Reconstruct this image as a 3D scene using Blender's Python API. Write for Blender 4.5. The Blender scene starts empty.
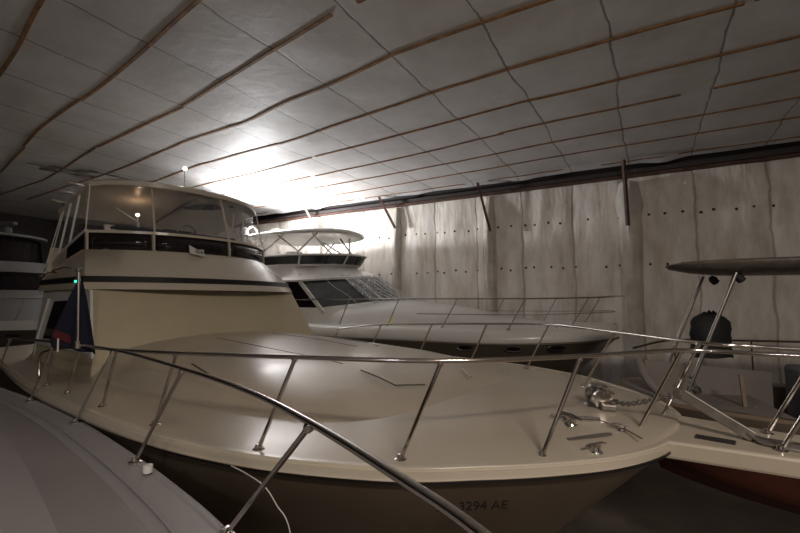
import bpy, bmesh, math, random
from mathutils import Vector, Matrix, noise
random.seed(7)
sc = bpy.context.scene
COL = sc.collection
EZ = 3.6                      # eye height above the shed floor; local z of everything is measured from the floor
PI = math.pi
R = math.radians

# ------------------------------------------------------------------ camera, world, lights, exposure
cam = bpy.data.cameras.new('camera'); camo = bpy.data.objects.new('camera', cam); COL.objects.link(camo)
cam.sensor_width = 36.0; cam.lens = 430.0 / 800.0 * 36.0; cam.clip_start = .05; cam.clip_end = 200
camo.location = (0, 0, EZ); camo.rotation_euler = (R(94.5), 0, 0)
sc.camera = camo
sc.view_settings.view_transform = 'Standard'; sc.view_settings.look = 'None'
sc.view_settings.gamma = 1.0; sc.view_settings.use_curve_mapping = False
sc.view_settings.exposure = 0.0
w = bpy.data.worlds.new('world'); sc.world = w; w.use_nodes = True
w.node_tree.nodes['Background'].inputs[0].default_value = (.75, .62, .5, 1)
w.node_tree.nodes['Background'].inputs[1].default_value = .0

def lamp(name, loc, energy, color, radius=.1, kind='POINT', size=None, rot=None, spread=None):
    l = bpy.data.lights.new(name, kind); l.energy = energy; l.color = color
    if kind == 'AREA':
        l.shape = 'RECTANGLE'; l.size, l.size_y = size
    else: l.shadow_soft_size = radius
    o = bpy.data.objects.new(name, l); COL.objects.link(o); o.location = loc
    if rot: o.rotation_euler = rot
    return o
WORK = (-5.28, 15.2, EZ + 2.42)
wl_ = lamp('work_light', WORK, 1900, (.98, .98, 1), .25, 'SPOT')
wl_.data.spot_size = R(176); wl_.data.spot_blend = .6; wl_.rotation_euler = Vector((.55, -.15, .62)).to_track_quat('-Z', 'Y').to_euler()
# weak area fills added to brighten the scene, unseen behind the camera, right and left
lamp('fill_light', (2.2, -3.2, EZ + 3.3), 310, (1, .87, .75), kind='AREA', size=(1.4, .4), rot=(R(25), 0, 0))
lamp('fill_light', (-2.5, -6.0, EZ + 3.3), 110, (.95, .93, .98), kind='AREA', size=(1.4, .4), rot=(R(20), 0, 0))

# ------------------------------------------------------------------ materials
def mat(name, col, rough=.5, metal=0., bump=0., bscale=8., var=0., vscale=2., spec=.5, coat=0., alpha=1., emit=None, estr=0., trans=0.):
    m = bpy.data.materials.new(name); m.use_nodes = True
    nt = m.node_tree; b = nt.nodes['Principled BSDF']
    b.inputs['Base Color'].default_value = (*col, 1); b.inputs['Roughness'].default_value = rough
    b.inputs['Metallic'].default_value = metal; b.inputs['Specular IOR Level'].default_value = spec
    b.inputs['Coat Weight'].default_value = coat; b.inputs['Coat Roughness'].default_value = .1
    b.inputs['Alpha'].default_value = alpha; b.inputs['Transmission Weight'].default_value = trans
    if emit:
        b.inputs['Emission Color'].default_value = (*emit, 1); b.inputs['Emission Strength'].default_value = estr
    tc = nt.nodes.new('ShaderNodeTexCoord')
    if var > 0:
        n = nt.nodes.new('ShaderNodeTexNoise'); n.inputs['Scale'].default_value = vscale; n.inputs['Detail'].default_value = 5
        nt.links.new(tc.outputs['Object'], n.inputs['Vector'])
        r = nt.nodes.new('ShaderNodeValToRGB')
        r.color_ramp.elements[0].position = .3; r.color_ramp.elements[1].position = .7
        r.color_ramp.elements[0].color = (*[c * (1 - var) for c in col], 1)
        r.color_ramp.elements[1].color = (*[min(1, c * (1 + var * .5)) for c in col], 1)
        nt.links.new(n.outputs['Fac'], r.inputs['Fac']); nt.links.new(r.outputs['Color'], b.inputs['Base Color'])
    if bump > 0:
        n = nt.nodes.new('ShaderNodeTexNoise'); n.inputs['Scale'].default_value = bscale; n.inputs['Detail'].default_value = 4
        nt.links.new(tc.outputs['Object'], n.inputs['Vector'])
        bp = nt.nodes.new('ShaderNodeBump'); bp.inputs['Strength'].default_value = bump; bp.inputs['Distance'].default_value = .02
        nt.links.new(n.outputs['Fac'], bp.inputs['Height']); nt.links.new(bp.outputs['Normal'], b.inputs['Normal'])
    return m
M = {}
M['gel'] = mat('cream_gelcoat', (.56, .50, .40), .28, coat=.3, var=.05, vscale=1.2)
M['deck'] = mat('deck_gelcoat', (.50, .435, .34), .33, bump=.03, bscale=60, var=.08, vscale=1.5, coat=.2)
M['front'] = mat('windshield_mask_cream', (.55, .48, .33), .45, var=.06)
M['white'] = mat('white_gelcoat', (.72, .70, .66), .3, coat=.3, var=.05)
M['greydeck'] = mat('pale_mauve_deck', (.26, .235, .23), .5, bump=.08, bscale=90, var=.1, vscale=1.3)
M['greydeck2'] = mat('pale_smooth_deck', (.33, .31, .31), .45, var=.06)
M['hull'] = mat('dark_hull_paint', (.10, .08, .06), .3, coat=.3)
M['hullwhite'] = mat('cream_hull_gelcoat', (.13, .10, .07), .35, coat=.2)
M['red'] = mat('red_bottom_paint', (.085, .018, .010), .8, var=.3, vscale=4)
M['steel'] = mat('stainless_steel', (.62, .58, .54), .16, 1.0)
M['steel2'] = mat('dull_steel', (.35, .33, .31), .35, 1.0)
M['black'] = mat('black_trim', (.012, .011, .011), .35)
M['glass'] = mat('dark_tinted_glass', (.012, .008, .010), .06)
M['glass2'] = mat('smoked_windshield', (.05, .055, .055), .08, var=.4, vscale=3)
M['rubber'] = mat('black_rubber', (.009, .009, .009), .7)
M['navy'] = mat('navy_cloth', (.004, .005, .018), .9, bump=.3, bscale=12)
M['redcloth'] = mat('red_cloth', (.08, .008, .012), .9)
M['wood'] = mat('batten_wood', (.30, .15, .055), .75, var=.5, vscale=6)
M['rust'] = mat('rusty_steel', (.10, .045, .03), .7, var=.5, vscale=5)
M['darksteel'] = mat('dark_steel', (.03, .022, .02), .6)
M['concrete'] = mat('concrete', (.22, .18, .14), .85, bump=.3, bscale=6, var=.35, vscale=1.1)
M['ply'] = mat('pale_board', (.20, .175, .16), .7, var=.1)
M['tan'] = mat('tan_gunwale', (.20, .15, .10), .5, var=.15)
M['fabric'] = mat('seat_vinyl', (.10, .10, .11), .6)
M['yellow'] = mat('yellow_tape', (.75, .70, .02), .5)
M['galv'] = mat('galvanised_steel', (.30, .27, .24), .45, .7, var=.3, vscale=10)
M['line'] = mat('white_line', (.7, .68, .62), .7)
M['moulding'] = mat('recess_gap', (.16, .13, .10), .6)
M['bulb'] = mat('lit_bulb', (1, .9, .8), .5, emit=(1, .86, .7), estr=14)
M['green'] = mat('green_nav_lens', (0, .5, .35), .3, emit=(.05, 1, .6), estr=1.6)
M['dim'] = mat('shade_grey_gelcoat', (.16, .155, .15), .7)  # far-left yacht's upper works, their shade put into the grey
M['shade'] = mat('lamp_shade', (.7, .6, .5), .6)

def clear(name, fac, tint=(1, 1, 1), rough=.06, haze=(.7, .72, .78), hz=.1, wr=.0):
    m = bpy.data.materials.new(name); m.use_nodes = True; nt = m.node_tree
    out = nt.nodes['Material Output']; nt.nodes.remove(nt.nodes['Principled BSDF'])
    t = nt.nodes.new('ShaderNodeBsdfTransparent'); t.inputs[0].default_value = (*tint, 1)
    g = nt.nodes.new('ShaderNodeBsdfGlossy'); g.inputs['Roughness'].default_value = rough
    d = nt.nodes.new('ShaderNodeBsdfDiffuse'); d.inputs[0].default_value = (*haze, 1)
    a = nt.nodes.new('ShaderNodeMixShader'); a.inputs[0].default_value = fac
    c = nt.nodes.new('ShaderNodeMixShader'); c.inputs[0].default_value = hz
    if wr > 0:
        tc = nt.nodes.new('ShaderNodeTexCoord'); n = nt.nodes.new('ShaderNodeTexNoise')
        mp = nt.nodes.new('ShaderNodeMapping'); mp.inputs['Scale'].default_value = (1, 1, .25)
        n.inputs['Scale'].default_value = 9; n.inputs['Detail'].default_value = 5; n.inputs['Distortion'].default_value = 1.5
        nt.links.new(tc.outputs['Object'], mp.inputs[0]); nt.links.new(mp.outputs[0], n.inputs['Vector'])
        r = nt.nodes.new('ShaderNodeMapRange'); r.inputs[1].default_value = .52; r.inputs[2].default_value = .72
        r.inputs[3].default_value = hz * .4; r.inputs[4].default_value = min(1, hz + wr)
        nt.links.new(n.outputs['Fac'], r.inputs[0]); nt.links.new(r.outputs[0], c.inputs[0])
        bp = nt.nodes.new('ShaderNodeBump'); bp.inputs['Strength'].default_value = .5; bp.inputs['Distance'].default_value = .03
        nt.links.new(n.outputs['Fac'], bp.inputs['Height']); nt.links.new(bp.outputs[0], g.inputs['Normal'])
    nt.links.new(t.outputs[0], a.inputs[1]); nt.links.new(g.outputs[0], a.inputs[2])
    nt.links.new(a.outputs[0], c.inputs[1]); nt.links.new(d.outputs[0], c.inputs[2])
    nt.links.new(c.outputs[0], out.inputs[0]); return m
M['vinyl'] = clear('clear_vinyl', .07, hz=.05)
M['vinylside'] = clear('creased_clear_vinyl', .12, hz=.10, wr=.25)
M['wrap'] = clear('torn_clear_plastic', .18, hz=.22, wr=.8)

# insulation sheeting: white facing with soft wrinkles, seams every 1.47 m along local x, stains of its own
def insulation(name, col, ceiling):
    m = bpy.data.materials.new(name); m.use_nodes = True; nt = m.node_tree; b = nt.nodes['Principled BSDF']
    L = nt.links.new; N = nt.nodes.new
    tc = N('ShaderNodeTexCoord'); sep = N('ShaderNodeSeparateXYZ'); L(tc.outputs['Object'], sep.inputs[0])
    n1 = N('ShaderNodeTexNoise'); n1.inputs['Scale'].default_value = .9; n1.inputs['Detail'].default_value = 3; L(tc.outputs['Object'], n1.inputs['Vector'])
    def math_(op, a, b_=None, v=None):
        k = N('ShaderNodeMath'); k.operation = op
        if hasattr(a, 'links'): L(a, k.inputs[0])
        else: k.inputs[0].default_value = a
        if b_ is not None:
            if hasattr(b_, 'links'): L(b_, k.inputs[1])
            else: k.inputs[1].default_value = b_
        return k.outputs[0]
    wob = math_('MULTIPLY', math_('SUBTRACT', n1.outputs['Fac'], .5), .22)
    xx = math_('ADD', sep.outputs['X'], wob)
    fr = math_('FRACT', math_('DIVIDE', math_('ADD', xx, .35 + 147.0), 1.47))
    dist = math_('MULTIPLY', math_('SUBTRACT', .5, math_('ABSOLUTE', math_('SUBTRACT', fr, .5))), 1.47)   # distance to the nearest seam
    n2 = N('ShaderNodeTexNoise'); n2.inputs['Scale'].default_value = 2.3; n2.inputs['Detail'].default_value = 6; n2.inputs['Roughness'].default_value = .65
    L(tc.outputs['Object'], n2.inputs['Vector'])
    wd = math_('MULTIPLY', n2.outputs['Fac'], .05 if ceiling else .09)
    mr = N('ShaderNodeMapRange'); mr.interpolation_type = 'SMOOTHSTEP'; L(dist, mr.inputs[0]); mr.inputs[1].default_value = .004; L(wd, mr.inputs[2])
    mr.inputs[3].default_value = 1; mr.inputs[4].default_value = 0
    mixs = N('ShaderNodeMixRGB'); mixs.inputs[1].default_value = (*col, 1); k_ = .25 if ceiling else .5; mixs.inputs[2].default_value = (col[0] * k_, col[1] * k_ * .9, col[2] * k_ * .8, 1)
    L(math_('MULTIPLY', mr.outputs[0], .8), mixs.inputs[0])
    # mottled dirt
    n3 = N('ShaderNodeTexNoise'); n3.inputs['Scale'].default_value = 1.1 if ceiling else 1.6; n3.inputs['Detail'].default_value = 8; n3.inputs['Roughness'].default_value = .62
    mp = N('ShaderNodeMapping'); mp.inputs['Scale'].default_value = (1, 1, 1) if ceiling else (1.6, 1, .5); mp.inputs['Location'].default_value = (3, 5, 1)
    L(tc.outputs['Object'], mp.inputs[0]); L(mp.outputs[0], n3.inputs['Vector'])
    cr = N('ShaderNodeValToRGB'); cr.color_ramp.elements[0].position = .30; cr.color_ramp.elements[1].position = .62
    cr.color_ramp.elements[0].color = (.66, .61, .55, 1) if not ceiling else (.82, .80, .78, 1); cr.color_ramp.elements[1].color = (1, 1, 1, 1)
    L(n3.outputs['Fac'], cr.inputs[0])
    mul = N('ShaderNodeMixRGB'); mul.blend_type = 'MULTIPLY'; mul.inputs[0].default_value = 1; L(mixs.outputs[0], mul.inputs[1]); L(cr.outputs[0], mul.inputs[2])
    last = mul.outputs[0]
    if not ceiling:   # small dark spatters
        v = N('ShaderNodeTexNoise'); v.inputs['Scale'].default_value = 9; v.inputs['Detail'].default_value = 9; v.inputs['Roughness'].default_value = .8
        L(tc.outputs['Object'], v.inputs['Vector'])
        v2 = N('ShaderNodeTexNoise'); v2.inputs['Scale'].default_value = .7; L(tc.outputs['Object'], v2.inputs['Vector'])
        s = math_('MULTIPLY', math_('GREATER_THAN', v.outputs['Fac'], .665), math_('GREATER_THAN', v2.outputs['Fac'], .5))
        mx = N('ShaderNodeMixRGB'); L(math_('MULTIPLY', s, .6), mx.inputs[0]); L(last, mx.inputs[1]); mx.inputs[2].default_value = (.1, .08, .06, 1); last = mx.outputs[0]
    L(last, b.inputs['Base Color']); b.inputs['Roughness'].default_value = .6
    b.inputs['Specular IOR Level'].default_value = .3
    nb = N('ShaderNodeTexNoise'); nb.inputs['Scale'].default_value = 3.2; nb.inputs['Detail'].default_value = 3; nb.inputs['Distortion'].default_value = .6
    mpb = N('ShaderNodeMapping'); mpb.inputs['Scale'].default_value = (1, 1, 1) if ceiling else (2.2, 1, .5)
    L(tc.outputs['Object'], mpb.inputs[0]); L(mpb.outputs[0], nb.inputs['Vector'])
    bp = N('ShaderNodeBump'); bp.inputs['Strength'].default_value = .2 if ceiling else .5; bp.inputs['Distance'].default_value = .05
    L(math_('SUBTRACT', nb.outputs['Fac'], math_('MULTIPLY', mr.outputs[0], .3)), bp.inputs['Height']); L(bp.outputs[0], b.inputs['Normal'])
    return m
M['ceil'] = insulation('ceiling_insulation', (.70, .69, .69), True)
M['wall'] = insulation('wall_insulation', (.86, .83, .78), False)
M['wrapcol'] = mat('column_insulation', (.60, .56, .50), .6, bump=.6, bscale=4, var=.25, vscale=2)

# ------------------------------------------------------------------ mesh helpers
class MB:
    def __init__(s): s.bm = bmesh.new(); s.sm = True
    def grid(s, rows, close=False, caps=False):
        """rows: list of rings of equal length"""
        vs = [[s.bm.verts.new(p) for p in r] for r in rows]
        n = len(rows[0])
        for a, b in zip(vs, vs[1:]):
            for i in range(n if close else n - 1):
                j = (i + 1) % n
                try: s.bm.faces.new((a[i], a[j], b[j], b[i]))
                except ValueError: pass
        if caps:
            for r in (vs[0], vs[-1]):
                try: s.bm.faces.new(r)
                except ValueError: pass
        return s
    def tube(s, pts, r, n=8, closed=False):
        pts = [Vector(p) for p in pts]; rows = []
        up = None
        for i, p in enumerate(pts):
            if closed: t = pts[(i + 1) % len(pts)] - pts[i - 1]
            else: t = pts[min(i + 1, len(pts) - 1)] - pts[max(i - 1, 0)]
            t.normalize()
            if up is None:
                up = Vector((0, 0, 1)) if abs(t.z) < .9 else Vector((1, 0, 0))
            u = (up - t * up.dot(t)).normalized(); v = t.cross(u); up = u
            rr = r[i] if isinstance(r, (list, tuple)) else r
            rows.append([p + (u * math.cos(a) + v * math.sin(a)) * rr for a in [2 * PI * k / n for k in range(n)]])
        if closed: rows.append(rows[0])
        return s.grid(rows, True, not closed)
    def bar(s, p, q, w, h, up=(0, 0, 1)):
        p, q, up = Vector(p), Vector(q), Vector(up); t = (q - p).normalized(); v = t.cross(up).normalized(); u = v.cross(t)
        rows = [[e + v * (w / 2 * a) + u * (h / 2 * b) for a, b in ((-1, -1), (1, -1), (1, 1), (-1, 1))] for e in (p, q)]
        s.sm = False; return s.grid(rows, True, True)
    def path(s, pts, w, h, up=(0, 0, 1)):
        pts = [Vector(p) for p in pts]; up = Vector(up); rows = []
        for i, p in enumerate(pts):
            t = (pts[min(i + 1, len(pts) - 1)] - pts[max(i - 1, 0)]).normalized(); v = t.cross(up).normalized(); u = v.cross(t)
            rows.append([p + v * (w / 2 * a) + u * (h / 2 * b) for a, b in ((-1, -1), (1, -1), (1, 1), (-1, 1))])
        s.sm = False; return s.grid(rows, True, True)
    def box(s, c, d, rz=0):
        c = Vector(c); m = Matrix.Rotation(rz, 3, 'Z'); s.sm = False
        P = [m @ Vector((x * d[0] / 2, y * d[1] / 2, z * d[2] / 2)) + c for z in (-1, 1) for x, y in ((-1, -1), (1, -1), (1, 1), (-1, 1))]
        return s.grid([P[:4], P[4:]], True, True)
    def lathe(s, c, prof, n=16, axis=(0, 0, 1)):
        c = Vector(c); ax = Vector(axis).normalized(); u = ax.orthogonal().normalized(); v = ax.cross(u)
        return s.grid([[c + ax * z + (u * math.cos(a) + v * math.sin(a)) * max(r, 1e-4) for a in [2 * PI * k / n for k in range(n)]] for r, z in prof], True, True)
    def prism(s, poly, z0, z1):
        s.sm = False
        return s.grid([[(x, y, z0) for x, y in poly], [(x, y, z1) for x, y in poly]], True, True)
    def face(s, pts): s.bm.faces.new([s.bm.verts.new(p) for p in pts]); return s
    def build(s, name, m, parent=None, smooth=None, bevel=0, solid=0, sub=0, **props):
        bmesh.ops.recalc_face_normals(s.bm, faces=s.bm.faces)
        me = bpy.data.meshes.new(name); s.bm.to_mesh(me); s.bm.free()
        sm = s.sm if smooth is None else smooth
        for p in me.polygons: p.use_smooth = sm
        me.materials.append(M[m] if isinstance(m, str) else m)
        o = bpy.data.objects.new(name, me); COL.objects.link(o)
        if parent: o.parent = parent
        if solid:
            k = o.modifiers.new('solid', 'SOLIDIFY'); k.thickness = solid; k.offset = -1
        if bevel:
            k = o.modifiers.new('bevel', 'BEVEL'); k.width = bevel; k.segments = 2; k.limit_method = 'ANGLE'
        if sm:
            try: me.set_sharp_from_angle(angle=R(40))
            except Exception: pass
        for a, b in props.items(): o[a] = b
        return o
def empty(name, loc, rz=0, label=None, cat=None, group=None, kind=None):
    o = bpy.data.objects.new(name, None); COL.objects.link(o); o.location = loc; o.rotation_euler = (0, 0, rz)
    o.empty_display_size = .2
    tag(o, label, cat, group, kind); return o
def tag(o, label=None, cat=None, group=None, kind=None):
    for k, v in (('label', label), ('category', cat), ('group', group), ('kind', kind)):
        if v: o[k] = v
    return o
def spline(pts, k=6):
    P = [Vector(p) for p in pts]; P = [P[0] * 2 - P[1]] + P + [P[-1] * 2 - P[-2]]; out = []
    for i in range(1, len(P) - 2):
        for j in range(k):
            t = j / k; a, b, c, d = P[i - 1:i + 3]
            out.append(.5 * ((2 * b) + (c - a) * t + (2 * a - 5 * b + 4 * c - d) * t * t + (3 * b - a - 3 * c + d) * t ** 3))
    out.append(P[-2]); return out
def interp(tab, x):
    """tab sorted by decreasing x"""
    if x >= tab[0][0]: return tab[0][1]
    for (x0, y0), (x1, y1) in zip(tab, tab[1:]):
        if x1 <= x <= x0: return y0 + (y1 - y0) * (x - x0) / (x1 - x0)
    return tab[-1][1]
Z = lambda z: z + EZ          # height given relative to the eye -> height above the floor

# ------------------------------------------------------------------ hull, deck
def outline(tab, k=6):
    """(x, half beam) from the stem aft -> smooth list"""
    return [(p.x, max(0, p.y)) for p in spline([(x, y, 0) for x, y in tab], k)]
def hull_rows(tab, zs, zk, rake, levels, entry=.35, draft_bow=None, k=6):
    """port then starboard rings per waterline level; zs(x) sheer, zk keel height"""
    ol = outline(tab, k); L = ol[0][0] - ol[-1][0]; rows = []
    for v in levels:
        side = []
        for x, b in ol:
            t = (ol[0][0] - x) / L
            bowness = (1 - t) ** 3
            xx = x - rake * (1 - t) ** 4 * (v)
            if v < .7:
                q = v / .7; wv = 1 - q ** 1.3 * (.12 + (1 - entry) * bowness)
            else:
                q = (v - .7) / .3; w0 = 1 - (.12 + (1 - entry) * bowness); wv = w0 * (1 - q) + .02 * q
            zz = zs(x) + (zk + .55 * bowness - zs(x)) * v
            side.append((xx, b * wv, zz))
        rows.append(side)
    return rows
def make_hull(parent, tab, zs, zk, rake, mtop, mbot, vsplit=.62, entry=.3, vsteps=10, name='hull'):
    def full(levels):
        rr = hull_rows(tab, zs, zk, rake, levels, entry)
        return [[(x, -y, z) for x, y, z in reversed(s)] + [(x, y, z) for x, y, z in s[1:]] for s in rr]
    l1 = [vsplit * i / vsteps for i in range(vsteps + 1)]
    l2 = [vsplit + (1 - vsplit) * i / 8 for i in range(9)]
    m = MB(); m.grid(full(l1)); h = m.build(name, mtop, parent)
    m = MB(); m.grid(full(l2)); m.build('hull_bottom', mbot, parent)
    # transom closes the stern
    rr = hull_rows(tab, zs, zk, rake, l1 + l2[1:], entry)
    ed = [s[-1] for s in rr]
    m = MB(); m.grid([[(x, -y, z), (x, y, z)] for x, y, z in ed]); m.build('transom', mtop, parent, smooth=False)
    return h
def make_deck(parent, tab, zs, camber, m_, inset=.10, lip=.02, name='deck', mlip=None):
    ol = outline(tab)
    def ring(f, dz):   # scale half beam by insetting
        out = []
        for x, b in ol:
            out.append((x, b, zs(x) + dz))
        return out
    rows = []
    n = 10
    port = []
    ts = [0, .02, .05, .12, .3, .5, .7, .85, 1]
    m = MB(); rings = []
    for x, b in ol:
        row = []
        for sgn in (-1, 1):
            seq = ts if sgn == -1 else list(reversed(ts))[1:]
            for t in seq:
                y = b * (1 - t)
                row.append((x, sgn * y, zs(x) + camber * (1 - (1 - t) ** 2) - .004))
        rings.append(row)
    m.grid(rings); d = m.build(name, m_, parent)
    return d
def edge_path(tab, zs, dz, off=0., k=6):
    ol = outline(tab, k)
    side = [(x, b + off, zs(x) + dz) for x, b in ol]
    return [(x, -y, z) for x, y, z in reversed(side)] + [(x, y, z) for x, y, z in side[1:]]
def strip(parent, name, m_, tab, zs, z0, z1, out=.02, thick=.04):
    """a band that follows the gunwale from stern round the bow to stern"""
    pth = edge_path(tab, zs, (z0 + z1) / 2, out - thick / 2)
    m = MB(); m.path(pth, thick, z1 - z0); return m.build(name, m_, parent, smooth=True)
def stanchion(parent, base, top, r=.0135, m_='steel'):
    b, t = Vector(base), Vector(top)
    m = MB(); m.tube([b, t], r, 8); s = m.build('stanchion', m_, parent)
    m = MB(); m.lathe(b + Vector((0, 0, -.008)), [(.042, 0), (.042, .010), (.026, .018), (.022, .04), (0, .042)], 12); m.build('stanchion_foot', m_, s)
    m = MB(); d = (t - b).normalized(); m.lathe(t - d * .03, [(.019, 0), (.021, .012), (.017, .03)], 10, d); m.build('rail_fitting', m_, s)
    return s
def ring(xc, xk, w, xa, z, n=10, p=2.4, zf=None, za=None):
    """deckhouse outline: near side aft -> near front corner -> curved front -> far corner -> far side aft"""
    P = []
    zz = lambda x: z if za is None else z + (za - z) * min(1, max(0, (xk - x) / (xk - xa)))
    for i in range(6):
        x = xa + (xk - xa) * i / 6; P.append((x, -w, zz(x)))
    for i in range(n * 2 + 1):
        l = -w + 2 * w * i / (n * 2); P.append((xc + (xk - xc) * abs(l / w) ** p, l, z if zf is None else z + (zf - z) * (1 - abs(l / w) ** 2)))
    for i in range(6):
        x = xk + (xa - xk) * (i + 1) / 6; P.append((x, w, zz(x)))
    return P
def up(P): return [(x, y, Z(z)) for x, y, z in P]

# ================================================================== THE SHED (local x along the long wall, local y towards it)
RZ = R(-30)
def shed(name, mb, m_, parent=None, **k):
    o = mb.build(name, m_, parent, **k)
    if parent is None: o.rotation_euler = (0, 0, RZ); o['kind'] = 'structure'
    return o
CZ = Z(3.77); WQ = 13.2
U0, U1, Q0, Q1 = -24.0, 13.0, -9.0, WQ
m = MB(); m.sm = False; m.grid([[(U0, Q0, 0), (U1, Q0, 0)], [(U0, Q1 + .3, 0), (U1, Q1 + .3, 0)]])
shed('floor', m, 'concrete')
# ceiling: insulation sheets that belly down between seams and battens
BQ = [-7, -5.8, -4.6, -3.4, -2.2, -1, .2, 1.3, 2.3, 3.3, 4.3, 5.4, 6.67, 7.95, 9.22, 10.45, 11.6, 12.85, 13.4]
BT = {8: [(3, 1.2), (-4, 1.85), (-6.4, 2.21), (-7.9, 2.46), (-9.4, 2.68), (-14, 3.1), (-24, 3.6)],
      9: [(3, 2.5), (-3, 2.9), (-4.7, 3.16), (-6.4, 3.43), (-7.8, 3.64), (-9.1, 3.76), (-11.7, 4.04), (-16.3, 4.83), (-24, 5.0)],
      10: [(3, 4.0), (-1, 4.1), (-3.5, 4.24), (-5.6, 4.58), (-7.8, 4.92), (-11.6, 5.2), (-13.8, 5.54), (-16.2, 5.87), (-24, 6.0)],
      11: [(1, 5.37), (-2.3, 5.39), (-3.3, 5.43), (-4.6, 5.67), (-5.9, 5.77), (-7.2, 6.0), (-9.2, 6.05), (-11.4, 6.3), (-13.5, 6.46), (-24, 6.9)],
      12: [(1.2, 6.66), (-1.5, 6.67), (-3.3, 6.81), (-6.1, 7.11), (-7.6, 7.28), (-10.6, 7.37), (-13.1, 7.65), (-24, 8.0)],
      13: [(2, 7.94), (-1.8, 7.98), (-3.3, 8.16), (-7.5, 8.48), (-11.1, 8.69), (-24, 9.0)],
      14: [(2.3, 9.15), (-2.1, 9.26), (-2.8, 9.33), (-4.6, 9.56), (-7.5, 9.70), (-10.9, 9.86), (-24, 10.1)],
      15: [(2.6, 10.41), (-2.4, 10.5), (-4.3, 10.7), (-7.5, 10.8), (-24, 11.1)],
      16: [(2.8, 11.5), (-2.6, 11.58), (-6.9, 11.9), (-24, 12.1)]}
def batten_q(k, u):           # the strips towards the left wander off line
    q = BQ[k]
    if k in BT:
        return interp(BT[k], u)
    if k <= 10: q += .125 * max(0, -u - 3.3) ** .95 if u > -12 else .125 * 8.7 ** .95
    elif k <= 14: q += .11 * max(0, -u - 3.3) * (1 if u > -9 else 0) + (.11 * 5.7 if u <= -9 else 0)
    return q
def ceil_z(u, q):
    f = ((u + .35) / 1.47) % 1; s1 = math.sin(PI * f)
    qs = [batten_q(k, u) for k in range(len(BQ))]; s2 = .5
    for a, b in zip(qs, qs[1:]):
        if a <= q <= b: s2 = math.sin(PI * (q - a) / (b - a)); break
    z = CZ - .012 * s1 * s2 - .008 * noise.noise((u * 1.3, q * 1.3, 2)) - .02 * noise.noise((u * .4, q * .4, 7))
    if q > 12.7: z -= .24 * (q - 12.7) + .14 * max(0, noise.noise((u * 1.1, 1, 4))) * (q - 12.7) * 2 - .03
    return z
us = [U0 + i * .21 for i in range(int((U1 - U0) / .21) + 1)]
qs_ = [Q0 + i * .17 for i in range(int((WQ - .12 - Q0) / .17) + 1)] + [WQ - .12]
m = MB(); m.grid([[(u, q, ceil_z(u, q)) for u in us] for q in qs_])
ceiling = shed('ceiling', m, 'ceil')
m = MB(); m.sm = False; m.grid([[(U0, Q0, CZ + .5), (U1, Q0, CZ + .5)], [(U0, Q1 + .3, CZ + .5), (U1, Q1 + .3, CZ + .5)]])
shed('ceiling_deck', m, 'darksteel', ceiling)
# wooden battens: (row, from u, to u)
runs = []
for k in range(len(BQ) - 1):
    if k == 9: segs = [(-20, -13.2), (-13.1, -9.1), (-9.1, -2), (-1.8, 4)]
    elif k == 10: segs = [(-20, -11.7), (-11.6, -7.75), (-7.7, -3.48), (-3.05, 2.5), (2.4, 12)]
    elif k == 11: segs = [(-20, -13.4), (-13.5, -3.3), (-3.8, 1.4), (1.6, 12)]
    elif k == 12: segs = [(-20, -13.2), (-13.1, -7.6), (-7.6, -1.4), (-1.5, 1.2), (1.3, 12)]
    elif k == 13: segs = [(-21, -7.6), (-7.45, -1.7), (-1.85, 6), (5.8, 12)]
    elif k == 14: segs = [(-21, -8.8), (-8.6, -2.7), (-2.8, .65), (1.14, 7), (6.8, 12)]
    elif k == 15: segs = [(-21, -9.1), (-9, -2.3), (-2.6, 3), (2.9, 12)]
    elif k == 16: segs = [(-21, -12), (-11.5, -4.2), (-4.4, 4), (3.8, 12)]
    elif k == 17: segs = [(-21, -14), (-12.8, -9.4), (-8.9, -5), (-4.2, -2), (-1, .5), (.8, 12)]
    elif k == 8: segs = [(-20, -9.5), (-9.4, -2), (-2, 4)]
    else: segs = [(-18, -8), (-8, 0), (0, 8)]
    for a, b in segs: runs.append((k, a, b))
for k, a, b in runs:
    n = max(3, int((b - a) / .5)); rr = random.uniform(-.03, .03); pts = []
    for i in range(n + 1):
        u = a + (b - a) * i / n; q = batten_q(k, u) + rr + .03 * noise.noise((u * .5, k * 3.1, 0))
        pts.append((u, q, ceil_z(u, q) - .012))
    m = MB(); m.path(pts, .05, .018); m.build('wooden_batten', 'wood', ceiling)
# torn strips of facing hanging under the ceiling near the left
for (ua, qa), (ub, qb), w_ in (((-14.4, 4.8), (-13.8, 6.2), .06), ((-13.75, 6.0), (-13.6, 7.4), .05), ((-14.7, 5.2), (-14.3, 6.4), .07)):
    rows = []
    for i in range(16):
        t = i / 15; u, q = ua + (ub - ua) * t, qa + (qb - qa) * t
        rows.append([(u + d, q - d * .6 + .06 * noise.noise((u * 2, q, 1)), ceil_z(u, q) - .04 - .10 * abs(noise.noise((u * 2.6, q * 2 + d * 4, 5)))) for d in (-w_, -w_ * .3, w_ * .3, w_)])
    m = MB(); m.grid(rows); m.build('torn_facing', 'moulding', ceiling, solid=.008)

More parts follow.
